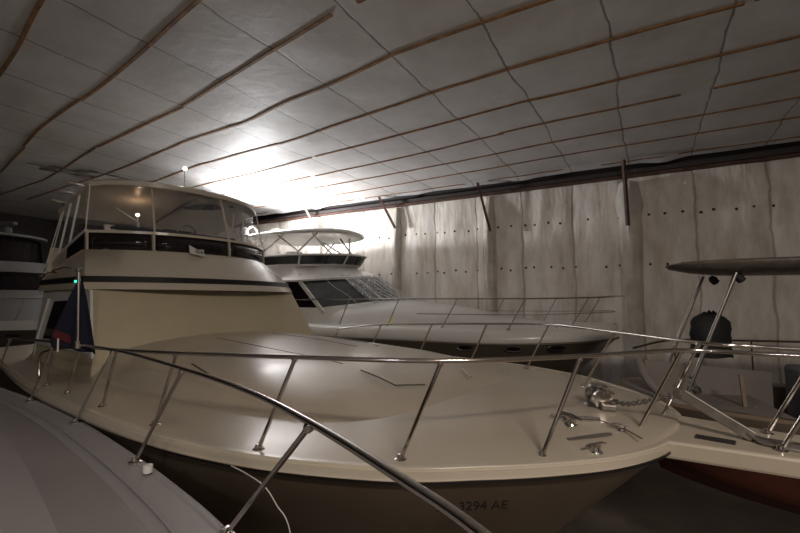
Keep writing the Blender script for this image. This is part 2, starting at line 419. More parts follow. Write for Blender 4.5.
# long wall
def wall_q(u, z):
    f = ((u + .35) / 1.47) % 1
    return WQ + .045 - .07 * math.sin(PI * f) ** .6 - .03 * noise.noise((u * 2.4, z * .45, 3)) - .025 * noise.noise((u * 5, z * 1.3, 8)) - .05 * max(0, .3 - abs(f - .5) * 0 - min(f, 1 - f)) * noise.noise((u * 9, z * .8, 5)) * 2
us2 = [U0 + i * .105 for i in range(int((U1 - U0) / .105) + 1)]
m = MB(); m.grid([[(u, wall_q(u, z), z) for u in us2] for z in [i * (Z(3.42)) / 30 for i in range(31)]])
wall = shed('wall_back', m, 'wall')
m = MB(); m.sm = False; m.grid([[(U0, WQ + .3, 0), (U1, WQ + .3, 0)], [(U0, WQ + .3, CZ + .5), (U1, WQ + .3, CZ + .5)]])
m.build('wall_cladding', 'darksteel', wall)
# eaves beam: an angle of rusty steel under a dark gap
m = MB(); m.path([(U0, WQ - .06, Z(3.39)), (U1, WQ - .06, Z(3.39))], .05, .08); m.path([(U0, WQ - .11, Z(3.345)), (U1, WQ - .11, Z(3.345))], .12, .02)
m.build('eaves_beam', 'rust', wall)
m = MB(); m.path([(U0, WQ + .02, Z(3.53)), (U1, WQ + .02, Z(3.53))], .05, .12); m.build('eaves_gap', 'darksteel', wall)
# nail washers in two rows
ws = 0
for u in [(-12.5 + .37 * i) for i in range(49)]:
    for zz in (2.27, .95):
        f = ((u + .35) / 1.47) % 1
        uu = u + random.uniform(-.07, .07); z = Z(zz - .0 * u + random.uniform(-.04, .04))
        if random.random() < .08 or ws >= 98: continue
        m = MB(); m.lathe((uu, wall_q(uu, z) + .01, z), [(.042, 0), (.036, .012), (.012, .02)], 8, (0, -1, 0)); m.build('washer', 'darksteel', wall); ws += 1
# wrapped columns with their raking braces
for i, (u, zt, wd) in enumerate([(-11.3, 3.3, .16), (-7.75, 3.3, .17), (-4.3, 3.3, .20), (-.36, 3.2, .27), (3.6, 3.3, .2), (7.4, 3.3, .2), (-15.2, 3.3, .2)]):
    m = MB(); rows = []
    for j in range(22):
        z = Z(zt) * j / 21; rows.append([])
        for k in range(12):
            a = PI + PI * k / 11; r_ = wd * (1 + .22 * noise.noise((k * .7, z * .7, i * 4)) + (.25 if (z > Z(2.3) and i == 3) else 0)) * (1 - .5 * max(0, (z - Z(2.7)) / .8))
            rows[-1].append((u + math.cos(a) * r_ + .05 * noise.noise((z * .4, i, 2)), WQ + .03 + math.sin(a) * r_ * 1.5, z))
    m.grid(rows); m.build('wrapped_column', 'wrapcol', wall)
    tan = i == 0  # first brace is paler: lamplight falling on it is put into its colour
    m = MB(); m.bar((u - (.47, .50, .25)[i] if i < 3 else u - .08, WQ - (.42 if i < 3 else .62), Z(3.70)), (u + .1 if i < 3 else u - .04, WQ - (.30 if i < 3 else .58), Z((2.75, 2.55, 2.15)[i] if i < 3 else 1.95)), .075, .075)
    m.build('steel_brace', 'galv' if tan else 'rust', wall)
# the other three walls of the shed
m = MB(); m.sm = False; m.grid([[(U0, Q0, 0), (U0, Q1 + .3, 0)], [(U0, Q0, CZ + .5), (U0, Q1 + .3, CZ + .5)]]); shed('wall_left', m, 'darksteel')
m = MB(); m.sm = False; m.grid([[(U1, Q0, 0), (U1, Q1 + .3, 0)], [(U1, Q0, CZ + .5), (U1, Q1 + .3, CZ + .5)]]); shed('wall_right', m, 'wall')
m = MB(); m.sm = False; m.grid([[(U0, Q0, 0), (U1, Q0, 0)], [(U0, Q0, CZ + .5), (U1, Q0, CZ + .5)]]); shed('wall_front', m, 'wall')

# ================================================================== MAIN YACHT
yacht = empty('motor_yacht', (1.98, 3.53, 0), R(-38), 'large cream motor yacht across the middle with wide foredeck, bow rail and black-striped flybridge', 'boat')
MT = [(.22, .02), (.16, .52), (-.02, .95), (-.30, 1.32), (-.62, 1.64), (-1.08, 2.02), (-1.95, 2.40), (-3.1, 2.60), (-5.0, 2.65), (-6.5, 2.60), (-9.0, 2.36), (-11, 2.15), (-14, 1.95)]
zsm = lambda x: Z(-1.0 - .006 * max(0, -x - 4) ** 1.5)
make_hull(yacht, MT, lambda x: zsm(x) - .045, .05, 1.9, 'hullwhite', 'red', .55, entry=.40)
make_deck(yacht, MT, zsm, .06, 'deck')
strip(yacht, 'gunwale_fascia', 'gel', MT, zsm, -.045, .0, .012, .03)
strip(yacht, 'rub_rail', 'black', MT, zsm, -.062, -.046, .024, .04)
strip(yacht, 'rub_strip', 'steel', MT, zsm, -.050, -.044, .027, .02)
m = MB(); m.path(edge_path(MT, zsm, .008, -.045), .05, .03); m.build('toe_rail', 'gel', yacht, smooth=True, bevel=.006)

# trunk cabin: big crowned raised foredeck with a blunt front
base = []
TW = [(-1.42, .02), (-1.45, .50), (-1.52, 1.05), (-1.72, 1.42), (-2.05, 1.68), (-2.8, 1.90), (-4.0, 1.97), (-6.3, 1.97), (-9.6, 1.97)]
tl = outline(TW, 6)
ot = [(x, -y) for x, y in reversed(tl)] + [(x, y) for x, y in tl[1:]]
TZ = [(-1.3, -.92), (-1.7, -.86), (-2.3, -.76), (-3.2, -.665), (-4.5, -.585), (-5.5, -.55), (-6.4, -.54), (-10, -.54)]
def prof(t):
    P = [(0, 0), (.03, .12), (.07, .32), (.12, .50), (.18, .63), (.26, .74), (.4, .85), (.6, .94), (.8, .985), (1, 1)]
    for (a, b), (c, d) in zip(P, P[1:]):
        if a <= t <= c: return b + (d - b) * (t - a) / (c - a)
rows = []
for t in (0, .015, .03, .05, .07, .095, .12, .15, .18, .22, .26, .33, .4, .5, .6, .7, .8, .9, 1):
    row = []
    for x, y in ot:
        cx = min(x, -3.1) if x > -3.1 else x
        px = x + (cx - x) * t; py = y * (1 - t)
        zt = interp(TZ, px); row.append((px, py, zsm(x) + .0 + (Z(zt) - zsm(x)) * prof(t)))
    rows.append(row)
m = MB(); m.grid(rows); m.build('trunk_cabin', 'deck', yacht)
def trz(x, y):
    w_ = interp(TW, x); return Z(-1.0) + (Z(interp(TZ, x)) - Z(-1.0)) * prof(max(0, min(1, 1 - abs(y) / max(w_, .01))))
for a, b in [((-2.55, -.62), (-2.0, -.72)), ((-2.0, -.72), (-1.85, -.45)), ((-4.3, -1.55), (-3.7, -1.65)), ((-4.6, .9), (-3.9, 1.0)), ((-3.9, 1.0), (-3.5, .75)), ((-2.0, .55), (-1.75, .30))]:
    m = MB(); P = [(a[0] + (b[0] - a[0]) * i / 6, a[1] + (b[1] - a[1]) * i / 6) for i in range(7)]
    m.tube([(x, y, trz(x, y) + .012) for x, y in P], .009, 6); m.build('grab_rail', 'steel2', yacht)
# seams of the trunk hatches
for P in [[(-5.6, -.55), (-4.4, -.6), (-2.9, -.55)], [(-5.6, .45), (-4.6, .5), (-3.6, .42)]]:
    m = MB(); m.path([(x, y, trz(x, y) + .002) for x, y, _ in spline([(x, y, 0) for x, y in P], 8)], .012, .006); m.build('hatch_seam', 'moulding', yacht)

# foredeck fittings
m = MB(); m.path([(x, y, Z(-.934 - .006 * abs(y))) for x, y in [(-.42, -.62), (-.5, -.32), (-.3, -.30), (-.05, -.48), (.06, -.62)]], .012, .006); m.build('locker_seam', 'moulding', yacht)
def cleat(x, y, z, rz, s=1., n='deck_cleat', parent=None):
    c, si = math.cos(rz), math.sin(rz)
    T = lambda a, b, h: (x + (a * c - b * si) * s, y + (a * si + b * c) * s, z + h * s)
    m = MB(); m.tube([T(-.11, 0, .052), T(-.06, 0, .062), (T(0, 0, .06)), T(.06, 0, .062), T(.11, 0, .052)], [.008 * s, .012 * s, .012 * s, .012 * s, .008 * s], 8)
    o = m.build(n, 'steel', parent or yacht)
    for a in (-.035, .035):
        m = MB(); m.tube([T(a, 0, .0), T(a, 0, .06)], .012 * s, 8); m.build('cleat_post', 'steel', o)
    m = MB(); m.lathe((x, y, z - .004), [(.055 * s, 0), (.05 * s, .01)], 14); m.build('cleat_base', 'steel', o)
cleat(-.16, -.93, Z(-.985), R(60), .8)
cleat(-.44, -.52, Z(-.945), R(-20), .9); cleat(-.50, -.40, Z(-.945), R(-20), .7)
m = MB(); m.bar((-.36, -.86, Z(-.965)), (-.14, -.60, Z(-.945)), .03, .014); m.build('chafe_strip', 'steel2', yacht)
m = MB(); m.bar((-.62, -.46, Z(-.925)), (-.28, -.30, Z(-.925)), .02, .014); m.build('latch_bar', 'steel2', yacht)
cleat(-.10, -.44, Z(-.945), R(10), .6)
# windlass: gypsy, drum, motor case
wl = MB(); wl.lathe((-.42, .24, Z(-.94)), [(.13, 0), (.12, .02), (.07, .03), (.055, .07), (.10, .085), (.105, .10), (.06, .12), (.05, .15), (.085, .165), (.07, .185), (.02, .19)], 20)
wlo = wl.build('windlass', 'steel2', yacht)
m = MB(); m.lathe((-.42, .24, Z(-.87)), [(.06, -.16), (.075, -.15), (.045, -.13), (.04, -.06), (.05, .0), (.05, .08), (.085, .1), (.08, .14), (.02, .15)], 16, (.5, -.85, 0)); m.build('warping_drum', 'steel', wlo)
m = MB(); m.tube([(-.52, .30, Z(-.80)), (-.40, .20, Z(-.77)), (-.26, .10, Z(-.80))], .012, 8); m.build('brake_lever', 'steel', wlo)
m = MB(); m.box((-.30, .08, Z(-.915)), (.12, .07, .05), .4); m.build('chain_stopper', 'galv', yacht, bevel=.01)
# chain in links
cp = spline([(-.34, .20, Z(-.86)), (-.18, .10, Z(-.875)), (-.05, .04, Z(-.83)), (.10, -.06, Z(-.76)), (.24, -.10, Z(-.71))], 6)
m = MB()
for i, (a, b) in enumerate(zip(cp, cp[1:])):
    t = (b - a).normalized(); s_ = t.cross(Vector((0, 0, 1))).normalized(); u_ = t.cross(s_)
    if i % 2: s_, u_ = u_, s_
    c = (a + b) / 2; L_ = (b - a).length * .72
    m.tube([c + t * math.cos(k * PI / 5) * L_ + s_ * math.sin(k * PI / 5) * .017 for k in range(10)], .006, 5, True)
m.build('anchor_chain', 'steel2', yacht)
# bow pulpit platform
pp = [(-.25, .42), (.05, .44), (.35, .40), (.9, .33), (1.35, .28), (1.48, .20), (1.52, .0)]
poly = [(x, -y) for x, y in pp] + [(x, y) for x, y in reversed(pp[:-1])]
m = MB(); m.prism(poly, Z(-1.10), Z(-.975)); m.build('bow_pulpit', 'deck', yacht, bevel=.02)
m = MB(); m.bar((.33, -.19, Z(-.972)), (.56, -.20, Z(-.972)), .10, .006); m.build('anchor_slot', 'black', yacht)
m = MB(); m.bar((.60, -.02, Z(-.972)), (.95, -.04, Z(-.972)), .07, .006); m.build('anchor_slot', 'black', yacht)
# anchor: shank lying fore and aft, plough at the end
m = MB(); m.path([(.20, -.06, Z(-.70)), (.26, -.08, Z(-.705)), (.48, -.08, Z(-.84)), (.66, -.08, Z(-.945))], .035, .075); an = m.build('anchor', 'galv', yacht, bevel=.006)
m = MB(); m.grid([[(.60, -.08, Z(-.90)), (.60, -.08, Z(-.90))], [(.70, -.16, Z(-.955)), (.70, 0, Z(-.955))], [(1.0, -.20, Z(-.965)), (1.0, .04, Z(-.965))], [(1.25, -.08, Z(-.96)), (1.25, -.08, Z(-.96))]]); m.build('anchor_plough', 'galv', an, solid=.015)
m = MB(); m.lathe((.22, -.10, Z(-.70)), [(.03, 0), (.03, .05)], 10, (0, 1, 0)); m.build('anchor_shackle', 'steel2', an)
# bow rail
NB = [((-.03, -.25), (.28, -.27)), ((-.42, -1.20), (-.20, -1.06)), ((-1.10, -1.80), (-.79, -1.80)), ((-1.97, -2.24), (-1.62, -2.22)), ((-3.12, -2.42), (-2.80, -2.42)), ((-4.15, -2.46), (-3.82, -2.48)), ((-5.13, -2.48), (-4.76, -2.50)), ((-5.9, -2.48), (-5.66, -2.50)), ((-6.35, -2.46), (-6.35, -2.46))]
ztop = [(.3, -.36), (-1.6, -.36), (-2.8, -.405), (-3.8, -.445), (-4.75, -.48), (-5.68, -.56), (-6.35, -.66)]
for (bx, by), (tx, ty) in NB[:-1]: stanchion(yacht, (bx, by, zsm(bx) + .005), (tx, ty, Z(interp(ztop, tx))))
FB = [((.06, .25), (.36, .22)), ((-.82, 1.22), (-.44, 1.08)), ((-1.85, 2.14), (-1.5, 2.12)), ((-2.9, 2.4), (-2.6, 2.4)), ((-4.0, 2.45), (-3.7, 2.45)), ((-5.2, 2.46), (-4.9, 2.46)), ((-6.3, 2.46), (-6.1, 2.46))]
for (bx, by), (tx, ty) in FB: stanchion(yacht, (bx, by, zsm(bx) + .005), (tx, ty, Z(interp(ztop, tx) + .02)))
stanchion(yacht, (.79, -.20, Z(-.975)), (1.1, -.20, Z(-.355))); stanchion(yacht, (.74, .22, Z(-.975)), (1.05, .2, Z(-.35)))
near = [(-6.35, -2.46, Z(-.98)), (-6.38, -2.46, Z(-.80)), (-6.30, -2.47, Z(-.68)), (-5.9, -2.49, Z(-.60))] + [(tx, ty, Z(interp(ztop, tx))) for _, (tx, ty) in reversed(NB[:-1])][1:]
far = [(tx, ty, Z(interp(ztop, tx) + .02)) for _, (tx, ty) in FB]
loop = near + [(.75, -.22, Z(-.357)), (1.15, -.2, Z(-.355)), (1.5, -.15, Z(-.355)), (1.6, 0, Z(-.352)), (1.5, .15, Z(-.35)), (1.1, .2, Z(-.35)), (.7, .21, Z(-.345))] + far
m = MB(); m.tube(spline(loop, 6), .0155, 10); m.build('bow_rail', 'steel', yacht)

# deckhouse: plain cream raked front
house = MB(); hp = 3.2
house.grid([up(ring(-6.02, -6.12, 1.98, -9.0, -1.02)), up(ring(-6.12, -6.26, 1.92, -8.95, -.70)), up(ring(-6.60, -6.90, 1.84, -8.9, .16))])
ho = house.build('deckhouse', 'front', yacht)
m = MB(); m.grid([[(-9.0, -1.98, Z(-1.1)), (-9.0, 1.98, Z(-1.1))], [(-9.6, -1.7, Z(1.0)), (-9.6, 1.7, Z(1.0))]]); m.build('aft_bulkhead', 'gel', yacht)
# side window with its white frame
def hs(x, z, o=.012):    # a point on the near side of the deckhouse
    t = (z + .70) / .86; return (x, -(1.92 - .08 * t) - o, Z(z))
wp = [hs(-8.38, -.02), hs(-6.86, .02), hs(-6.42, -.56), hs(-8.66, -.64)]
m = MB(); m.sm = False; m.face(wp); m.build('side_window', 'glass', yacht, solid=.01)
m = MB(); m.path([hs(-6.72, .12, .02), hs(-6.24, -.80, .02)], .13, .035, (0, 1, 0)); m.build('corner_post', 'white', yacht)
m = MB(); m.path([hs(-8.75, .03, .02), hs(-9.0, -.72, .02), hs(-6.3, -.69, .02)], .07, .03, (0, 1, 0)); m.build('window_frame', 'white', yacht)
side = MB(); side.grid([[hs(-9.2, .14, .002), hs(-6.80, .14, .002)], [hs(-9.2, -.98, .002), hs(-6.2, -.98, .002)]]); side.build('side_panel', 'white', yacht)
# brow, black stripe, flybridge
m = MB(); m.grid([up(ring(-6.45, -6.85, 1.76, -9.3, .165)), up(ring(-6.26, -6.93, 1.88, -9.4, .165)), up(ring(-6.27, -6.95, 1.885, -9.4, .19)), up(ring(-6.33, -7.0, 1.86, -9.4, .27)), up(ring(-6.40, -7.05, 1.84, -9.4, .28))]); m.build('brow', 'gel', yacht)
m = MB(); m.grid([up(ring(-6.37, -7.02, 1.865, -9.4, .275)), up(ring(-6.40, -7.05, 1.865, -9.4, .365)), up(ring(-6.44, -7.08, 1.84, -9.4, .37))]); m.build('black_stripe', 'black', yacht)
m = MB(); m.grid([up(ring(-6.42, -7.06, 1.84, -9.45, .365)), up(ring(-6.90, -7.72, 1.68, -9.65, .83, za=.55)), up(ring(-6.94, -7.76, 1.66, -9.65, .83, za=.55))]); m.build('flybridge_coaming', 'gel', yacht)
m = MB(); m.grid([[(x, -y, Z(.36)) for x, y in ((-6.5, 0), (-6.6, .9), (-7.1, 1.8), (-9.5, 1.8))], [(x, y, Z(.36)) for x, y in ((-6.5, 0), (-6.6, .9), (-7.1, 1.8), (-9.5, 1.8))]]); m.build('flybridge_sole', 'gel', yacht, smooth=False)
# dark venturi windows round the flybridge, with cream dividers and top band
def fr(l, z):            # front surface of the window band
    w_ = 1.68 - .02 * (z - .83) / .3; xc = -6.90 - .04 * (z - .83) / .3; xk = -7.72 - .02 * (z - .83) / .3
    return Vector((xc + (xk - xc) * abs(l / w_) ** 2.4, l, Z(z)))
for a, b in ((-1.63, -.92), (-.86, .36), (.42, 1.63)):
    m = MB(); m.grid([[fr(a + (b - a) * i / 8, z) for i in range(9)] for z in (.84, 1.11)]); m.build('bridge_window', 'glass', yacht, solid=.012)
for l in (-1.66, -.89, .39, 1.66):
    m = MB(); m.bar(fr(l, .82) + Vector((.01, 0, 0)), fr(l, 1.13) + Vector((.01, 0, 0)), .055, .03, (0, 1, 0)); m.build('window_divider', 'gel', yacht)
m = MB(); m.path([fr(-1.67 + 3.34 * i / 24, 1.13) for i in range(25)], .05, .045); m.build('window_sill_band', 'gel', yacht)
m = MB(); m.path([(-7.72, -1.67, Z(1.14)), (-8.56, -1.67, Z(.96)), (-9.65, -1.67, Z(.65)), (-10.0, -1.67, Z(.56))], .05, .05); m.build('side_band', 'white', yacht)
m = MB(); m.path([(-7.72, 1.67, Z(1.14)), (-8.56, 1.67, Z(.96)), (-9.65, 1.67, Z(.65))], .05, .05); m.build('side_band', 'white', yacht)
for s in (-1, 1):
    m = MB(); m.sm = False; m.face([(-7.75, s * 1.675, Z(1.12)), (-7.75, s * 1.68, Z(.84)), (-8.62, s * 1.68, Z(.72)), (-8.62, s * 1.675, Z(.93))]); m.build('side_window', 'glass', yacht, solid=.01)
    m = MB(); m.sm = False; m.face([(-8.62, s * 1.67, Z(.93)), (-8.62, s * 1.68, Z(.70)), (-9.65, s * 1.68, Z(.53)), (-9.65, s * 1.67, Z(.64))]); m.build('side_panel', 'gel', yacht, solid=.01)
# clear vinyl enclosure: front pieces and creased side curtains
def vf(l, t):
    a = fr(l, 1.15); b = Vector((-7.24 - .72 * abs(l / 1.58) ** 2.4, l * .95, Z(1.95))); return a.lerp(b, t)
for a, b in ((-1.66, -.87), (-.87, .40), (.40, 1.66)):
    m = MB(); m.grid([[vf(a + (b - a) * i / 8, t) + Vector((.01 * math.sin(t * 5 + i), 0, 0)) for i in range(9)] for t in [k / 6 for k in range(7)]]); m.build('clear_curtain', 'vinyl', yacht)
SB = [(-7.74, 1.14), (-8.56, .96), (-9.15, .82), (-9.7, .66), (-10.0, .58)]; ST = [(-7.92, 1.95), (-8.42, 1.86), (-8.9, 1.77), (-9.3, 1.69), (-9.42, 1.66)]
for s in (-1, 1):
    for i in range(4):
        m = MB(); m.grid([[(SB[i][0] + (SB[i + 1][0] - SB[i][0]) * a / 4 + ((ST[i][0] + (ST[i + 1][0] - ST[i][0]) * a / 4) - (SB[i][0] + (SB[i + 1][0] - SB[i][0]) * a / 4)) * t, s * (1.67 - .07 * t + .015 * noise.noise((a * .8 + i * 4, t * 4, s))), Z((SB[i][1] + (SB[i + 1][1] - SB[i][1]) * a / 4) * (1 - t) + (ST[i][1] + (ST[i + 1][1] - ST[i][1]) * a / 4) * t)) for a in range(5)] for t in [k / 8 for k in range(9)]])
        m.build('clear_curtain', 'vinylside', yacht)
    for i in range(5):
        m = MB(); m.tube([(SB[i][0], s * 1.675, Z(SB[i][1])), (ST[i][0], s * 1.60, Z(ST[i][1]))], .018 if i in (1, 2) else .010, 8); m.build('curtain_post', 'white' if i in (1, 2) else 'line', yacht)
for l in (-.87, .40):
    m = MB(); m.tube([vf(l, 0), vf(l, 1)], .018, 8); m.build('front_post', 'gel', yacht)
m = MB(); m.tube([(-9.1, -.95, Z(1.92)), (-7.85, -.85, Z(1.40)), (-7.8, -.85, Z(1.15))], .015, 8); m.build('hardtop_strut', 'line', yacht)
m = MB(); m.tube([(-8.6, 1.2, Z(1.85)), (-8.0, 1.35, Z(1.10))], .015, 8); m.build('hardtop_strut', 'line', yacht)
m = MB(); m.tube([(-8.0, 1.1, Z(1.9)), (-8.7, 1.45, Z(1.0))], .015, 8); m.build('hardtop_strut', 'line', yacht)
# hardtop
def htop(l, x):
    s = max(0, -x - 7.7); return Z(2.02 - .17 * s)
def hring(ex, dz):
    P = []
    for i in range(17):
        l = -1 + 2 * i / 16; P.append((-7.19 + ex - .78 * abs(l) ** 2.6, l * (1.60 + ex)))
    pl = []
    for i in range(8): x = -9.6 + (-9.6 + 7.97) * -1 * i / 8; pl.append((x, -(1.60 + ex)))
    pr = [(x, -y) for x, y in reversed(pl)]
    Q = pl + P + pr
    return [(x, y, htop(y, x) + dz) for x, y in Q]
ctr = lambda dz: [(min(x * 1, x), y * .02, htop(0, x) + dz) for x, y, z in hring(0, 0)]
m = MB(); m.grid([ctr(.05), hring(-.12, .055), hring(-.02, .045), hring(.015, .02), hring(.015, -.05), hring(-.02, -.065), hring(-.12, -.05), ctr(-.08)]); m.build('hardtop', 'gel', yacht)
m = MB(); m.path([(-9.62, -1.6, htop(1.6, -9.6)), (-9.62, 0, htop(0, -9.6)), (-9.62, 1.6, htop(1.6, -9.6))], .05, .12); m.build('hardtop_trim', 'gel', yacht)
m = MB(); m.bar((-8.25, .18, Z(1.865)), (-7.75, .62, Z(1.925)), .38, .02); m.build('hatch', 'glass', yacht)
m = MB(); m.bar((-7.6, .75, Z(1.93)), (-7.55, .82, Z(1.93)), .07, .03); m.build('spot_lamp', 'black', yacht)
# flybridge interior
m = MB(); m.box((-7.95, .1, Z(.80)), (.5, 2.6, .86)); m.build('helm_console', 'fabric', yacht, bevel=.05)
m = MB(); m.box((-7.7, -.2, Z(1.25)), (.30, 2.2, .05)); m.build('dash_cover', 'navy', yacht, bevel=.02)
for l in (-.75, .15, .85):
    m = MB(); m.box((-8.85, l, Z(.95)), (.5, .5, .12)); m.lathe((-8.85, l, Z(.36)), [(.05, 0), (.05, .55)], 10); st = m.build('helm_seat', 'white', yacht, smooth=False, bevel=.02)
    m = MB(); m.bar((-9.08, l, Z(1.0)), (-9.16, l, Z(1.5)), .46, .1, (1, 0, 0)); m.build('backrest', 'white', st, bevel=.03)
m = MB(); m.tube([(-8.14 + .06 * math.cos(a), .15 + .19 * math.sin(a), Z(1.32) + .19 * math.cos(a)) for a in [k * PI / 10 for k in range(20)]], .013, 6, True); m.build('steering_wheel', 'steel', yacht)
lm = MB(); lm.tube([(-8.15, -.76, Z(1.22)), (-8.15, -.76, Z(1.58))], .012, 8); lo = lm.build('chart_lamp', 'line', yacht)
m = MB(); m.lathe((-8.15, -.76, Z(1.58)), [(.03, 0), (.03, .03), (.01, .04)], 12); m.build('lamp_shade', 'bulb', lo)
lp = lamp('chart_light', (0, 0, 0), .9, (1, .62, .35), .04); lp.parent = yacht; lp.location = (-8.15, -.76, Z(1.70))
# anchor light on its mast
m = MB(); m.tube([(-8.2, .10, Z(1.95)), (-8.2, .10, Z(2.66))], .011, 8); m.lathe((-8.2, .10, Z(1.98)), [(.06, 0), (.05, .05), (.015, .08)], 10); mo = m.build('light_mast', 'steel2', yacht)
m = MB(); m.lathe((-8.2, .10, Z(2.66)), [(.015, 0), (.035, .02), (.035, .06), (.01, .085)], 12); m.build('lit_lens', 'bulb', mo)
lp = lamp('anchor_light', (0, 0, 0), 2.0, (1, .95, .85), .04); lp.parent = yacht; lp.location = (-8.2, .10, Z(2.80))
# horns along the side of the hardtop, tie rails on the flybridge side
for x, dz in ((-8.3, .0), (-8.75, .0), (-9.3, .0)):
    z = htop(1.6, x) + .06
    m = MB(); m.lathe((x, -1.52, z + .03), [(.012, 0), (.014, .12), (.02, .2), (.045, .27)], 10, (-.35, -1, .12)); m.build('horn', 'steel', yacht)
for (x0, x1, z) in ((-8.3, -7.6, .47), (-9.1, -8.35, .42)):
    m = MB(); m.tube([(x0, -1.90, Z(z)), (x0 + .1, -1.97, Z(z) + .01), (x1, -1.97, Z(z) + .04), (x1 + .1, -1.90, Z(z) + .03)], .013, 8); m.build('grab_rail', 'steel', yacht)
m = MB(); m.lathe((-7.1, -1.88, Z(.27)), [(.0, -.03), (.05, -.02), (.05, .03), (.03, .05)], 12, (.5, -.8, 0)); so = m.build('side_light', 'black', yacht)
m = MB(); m.box((-7.08, -1.93, Z(.28)), (.07, .03, .035), .3); m.build('green_lens', 'green', so)
# little paper notice taped under the bridge windows
A_ = fr(-.38, .86); A_ += Vector((.06, 0, 0))
m = MB(); m.sm = False; m.grid([[A_ + Vector((.0, -.02, .10)), A_ + Vector((.02, .12, .03)), A_ + Vector((.0, .24, .04))], [A_ + Vector((.10, -.05, -.05)), A_ + Vector((.12, .10, -.08)), A_ + Vector((.10, .22, -.10))]]); no = m.build('paper_notice', 'line', yacht, solid=.004)
tx = bpy.data.curves.new('notice_text', 'FONT'); tx.body = 'OA'; tx.size = .10; tx.extrude = .002
to = bpy.data.objects.new('notice_text', tx); COL.objects.link(to); tx.materials.append(M['black']); to.parent = no
to.matrix_local = Matrix.Translation(A_ + Vector((.105, .05, -.04))) @ Matrix(((0, 0, 1, 0), (1, 0, 0, 0), (0, 1, 0, 0), (0, 0, 0, 1))) @ Matrix.Rotation(R(-30), 4, 'X')
# registration lettering and vents on the near side of the hull
def hull_text(body, x, size, drop, m_, ext=.002):
    i = None; b0 = interp(MT, x); b1 = interp(MT, x - .6)
    c = bpy.data.curves.new('registration', 'FONT'); c.body = body; c.size = size; c.extrude = ext; c.align_x = 'CENTER'
    o = bpy.data.objects.new('registration_number', c); COL.objects.link(o); c.materials.append(M[m_]); o.parent = yacht
    b0 = interp(MT, x + .35); b1 = interp(MT, x - .35)
    ex = Vector((.70, b1 - b0, 0)).normalized(); o.matrix_local = Matrix.Translation((x, -interp(MT, x) + .06, zsm(x) - drop))
    nrm = Vector((ex.y, -ex.x, -.35)).normalized(); upv = nrm.cross(ex)
    o.matrix_local = Matrix.Translation(Vector((x, -interp(MT, x) - .02, zsm(x) - drop))) @ Matrix((( ex.x, upv.x, nrm.x, 0), (ex.y, upv.y, nrm.y, 0), (ex.z, upv.z, nrm.z, 0), (0, 0, 0, 1)))
hull_text('DL 3294 AE', -.66, .085, .215, 'black')
for k in range(2):
    m = MB(); x = -6.0 + .20 * k; m.bar((x, -2.66, zsm(x) - .20), (x + .14, -2.63, zsm(x) - .38), .01, .045, (1, 0, 0)); m.build('hull_vent', 'line', yacht)

# ================================================================== SECOND YACHT (between the main yacht and the long wall)
y2 = empty('motor_yacht', (4.75, 9.65, 0), R(-30), 'white motor yacht moored along the wall behind, with torn plastic on its raked windshield', 'boat')
T2 = [(.10, .03), (.02, .45), (-.15, .80), (-.45, 1.15), (-1.0, 1.52), (-1.9, 1.84), (-3.3, 2.0), (-6, 2.08), (-10, 2.0), (-13, 1.85)]
z2 = lambda x: Z(-.62 + .10 * max(0, 1 + x / 2.5) ** 1.5)
make_hull(y2, T2, lambda x: z2(x) - .29, .05, 2.3, 'hull', 'red', .55, entry=.3)
m = MB(); ol = edge_path(T2, z2, 0, 0); rows = []
for dz, off in ((-.30, .0), (-.26, .02), (-.18, .015), (-.08, -.03), (-.02, -.09), (0, -.16)):
    rows.append([(x, y + math.copysign(min(abs(y), -off) if off < 0 else off, y) * (-1 if off < 0 else 1), z + dz) for x, y, z in ol])
m.grid(rows); m.build('topside_flare', 'white', y2)
make_deck(y2, [(x - .08, max(.02, b - .15)) for x, b in T2], z2, .05, 'white')
strip(y2, 'rub_rail', 'moulding', T2, z2, -.32, -.285, .03, .04)
tw = outline([(-1.0, .02), (-1.3, .5), (-2.2, 1.0), (-3.6, 1.35), (-5.2, 1.5), (-7.4, 1.62), (-10, 1.65)], 4)
o2 = [(x, -y) for x, y in reversed(tw)] + [(x, y) for x, y in tw[1:]]
TZ2 = [(-1.0, -.56), (-2.2, -.40), (-3.6, -.17), (-5.0, .0), (-5.6, .04), (-7.3, .0), (-12, -.05)]
rows = []
for t in (0, .03, .07, .12, .18, .26, .4, .6, .8, 1):
    row = []
    for x, y in o2:
        cx = min(x, -2.6); px = x + (cx - x) * t
        row.append((px, y * (1 - t), z2(x) + (Z(interp(TZ2, px)) - z2(x)) * prof(t)))
    rows.append(row)
m = MB(); m.grid(rows); m.build('trunk_cabin', 'white', y2)
NB2 = [((-6.25, -1.8), (-5.95, -1.8)), ((-4.8, -1.8), (-4.47, -1.8)), ((-3.35, -1.8), (-2.98, -1.8)), ((-1.87, -1.72), (-1.5, -1.72)), ((-.72, -1.15), (-.35, -1.2))]
for (bx, by), (tx_, ty) in NB2:
    stanchion(y2, (bx, by, z2(bx)), (tx_, ty, Z(.035 + .03 * max(0, 1 + tx_ / 1.5))), .0125, 'steel2')
    stanchion(y2, (bx, -by, z2(bx)), (tx_, -ty, Z(.05 + .03 * max(0, 1 + tx_ / 1.5))), .0125, 'steel2')
nr = [(-10, -1.8, Z(.0)), (-8, -1.8, Z(.02))] + [(tx_, ty, Z(.035 + .03 * max(0, 1 + tx_ / 1.5))) for _, (tx_, ty) in NB2] + [(.05, -.75, Z(.085)), (.22, -.25, Z(.09)), (.25, 0, Z(.09))]
m = MB(); m.tube(spline(nr + [(x, -y, z + .01) for x, y, z in reversed(nr[:-1])], 5), .016, 8); m.build('bow_rail', 'steel', y2)
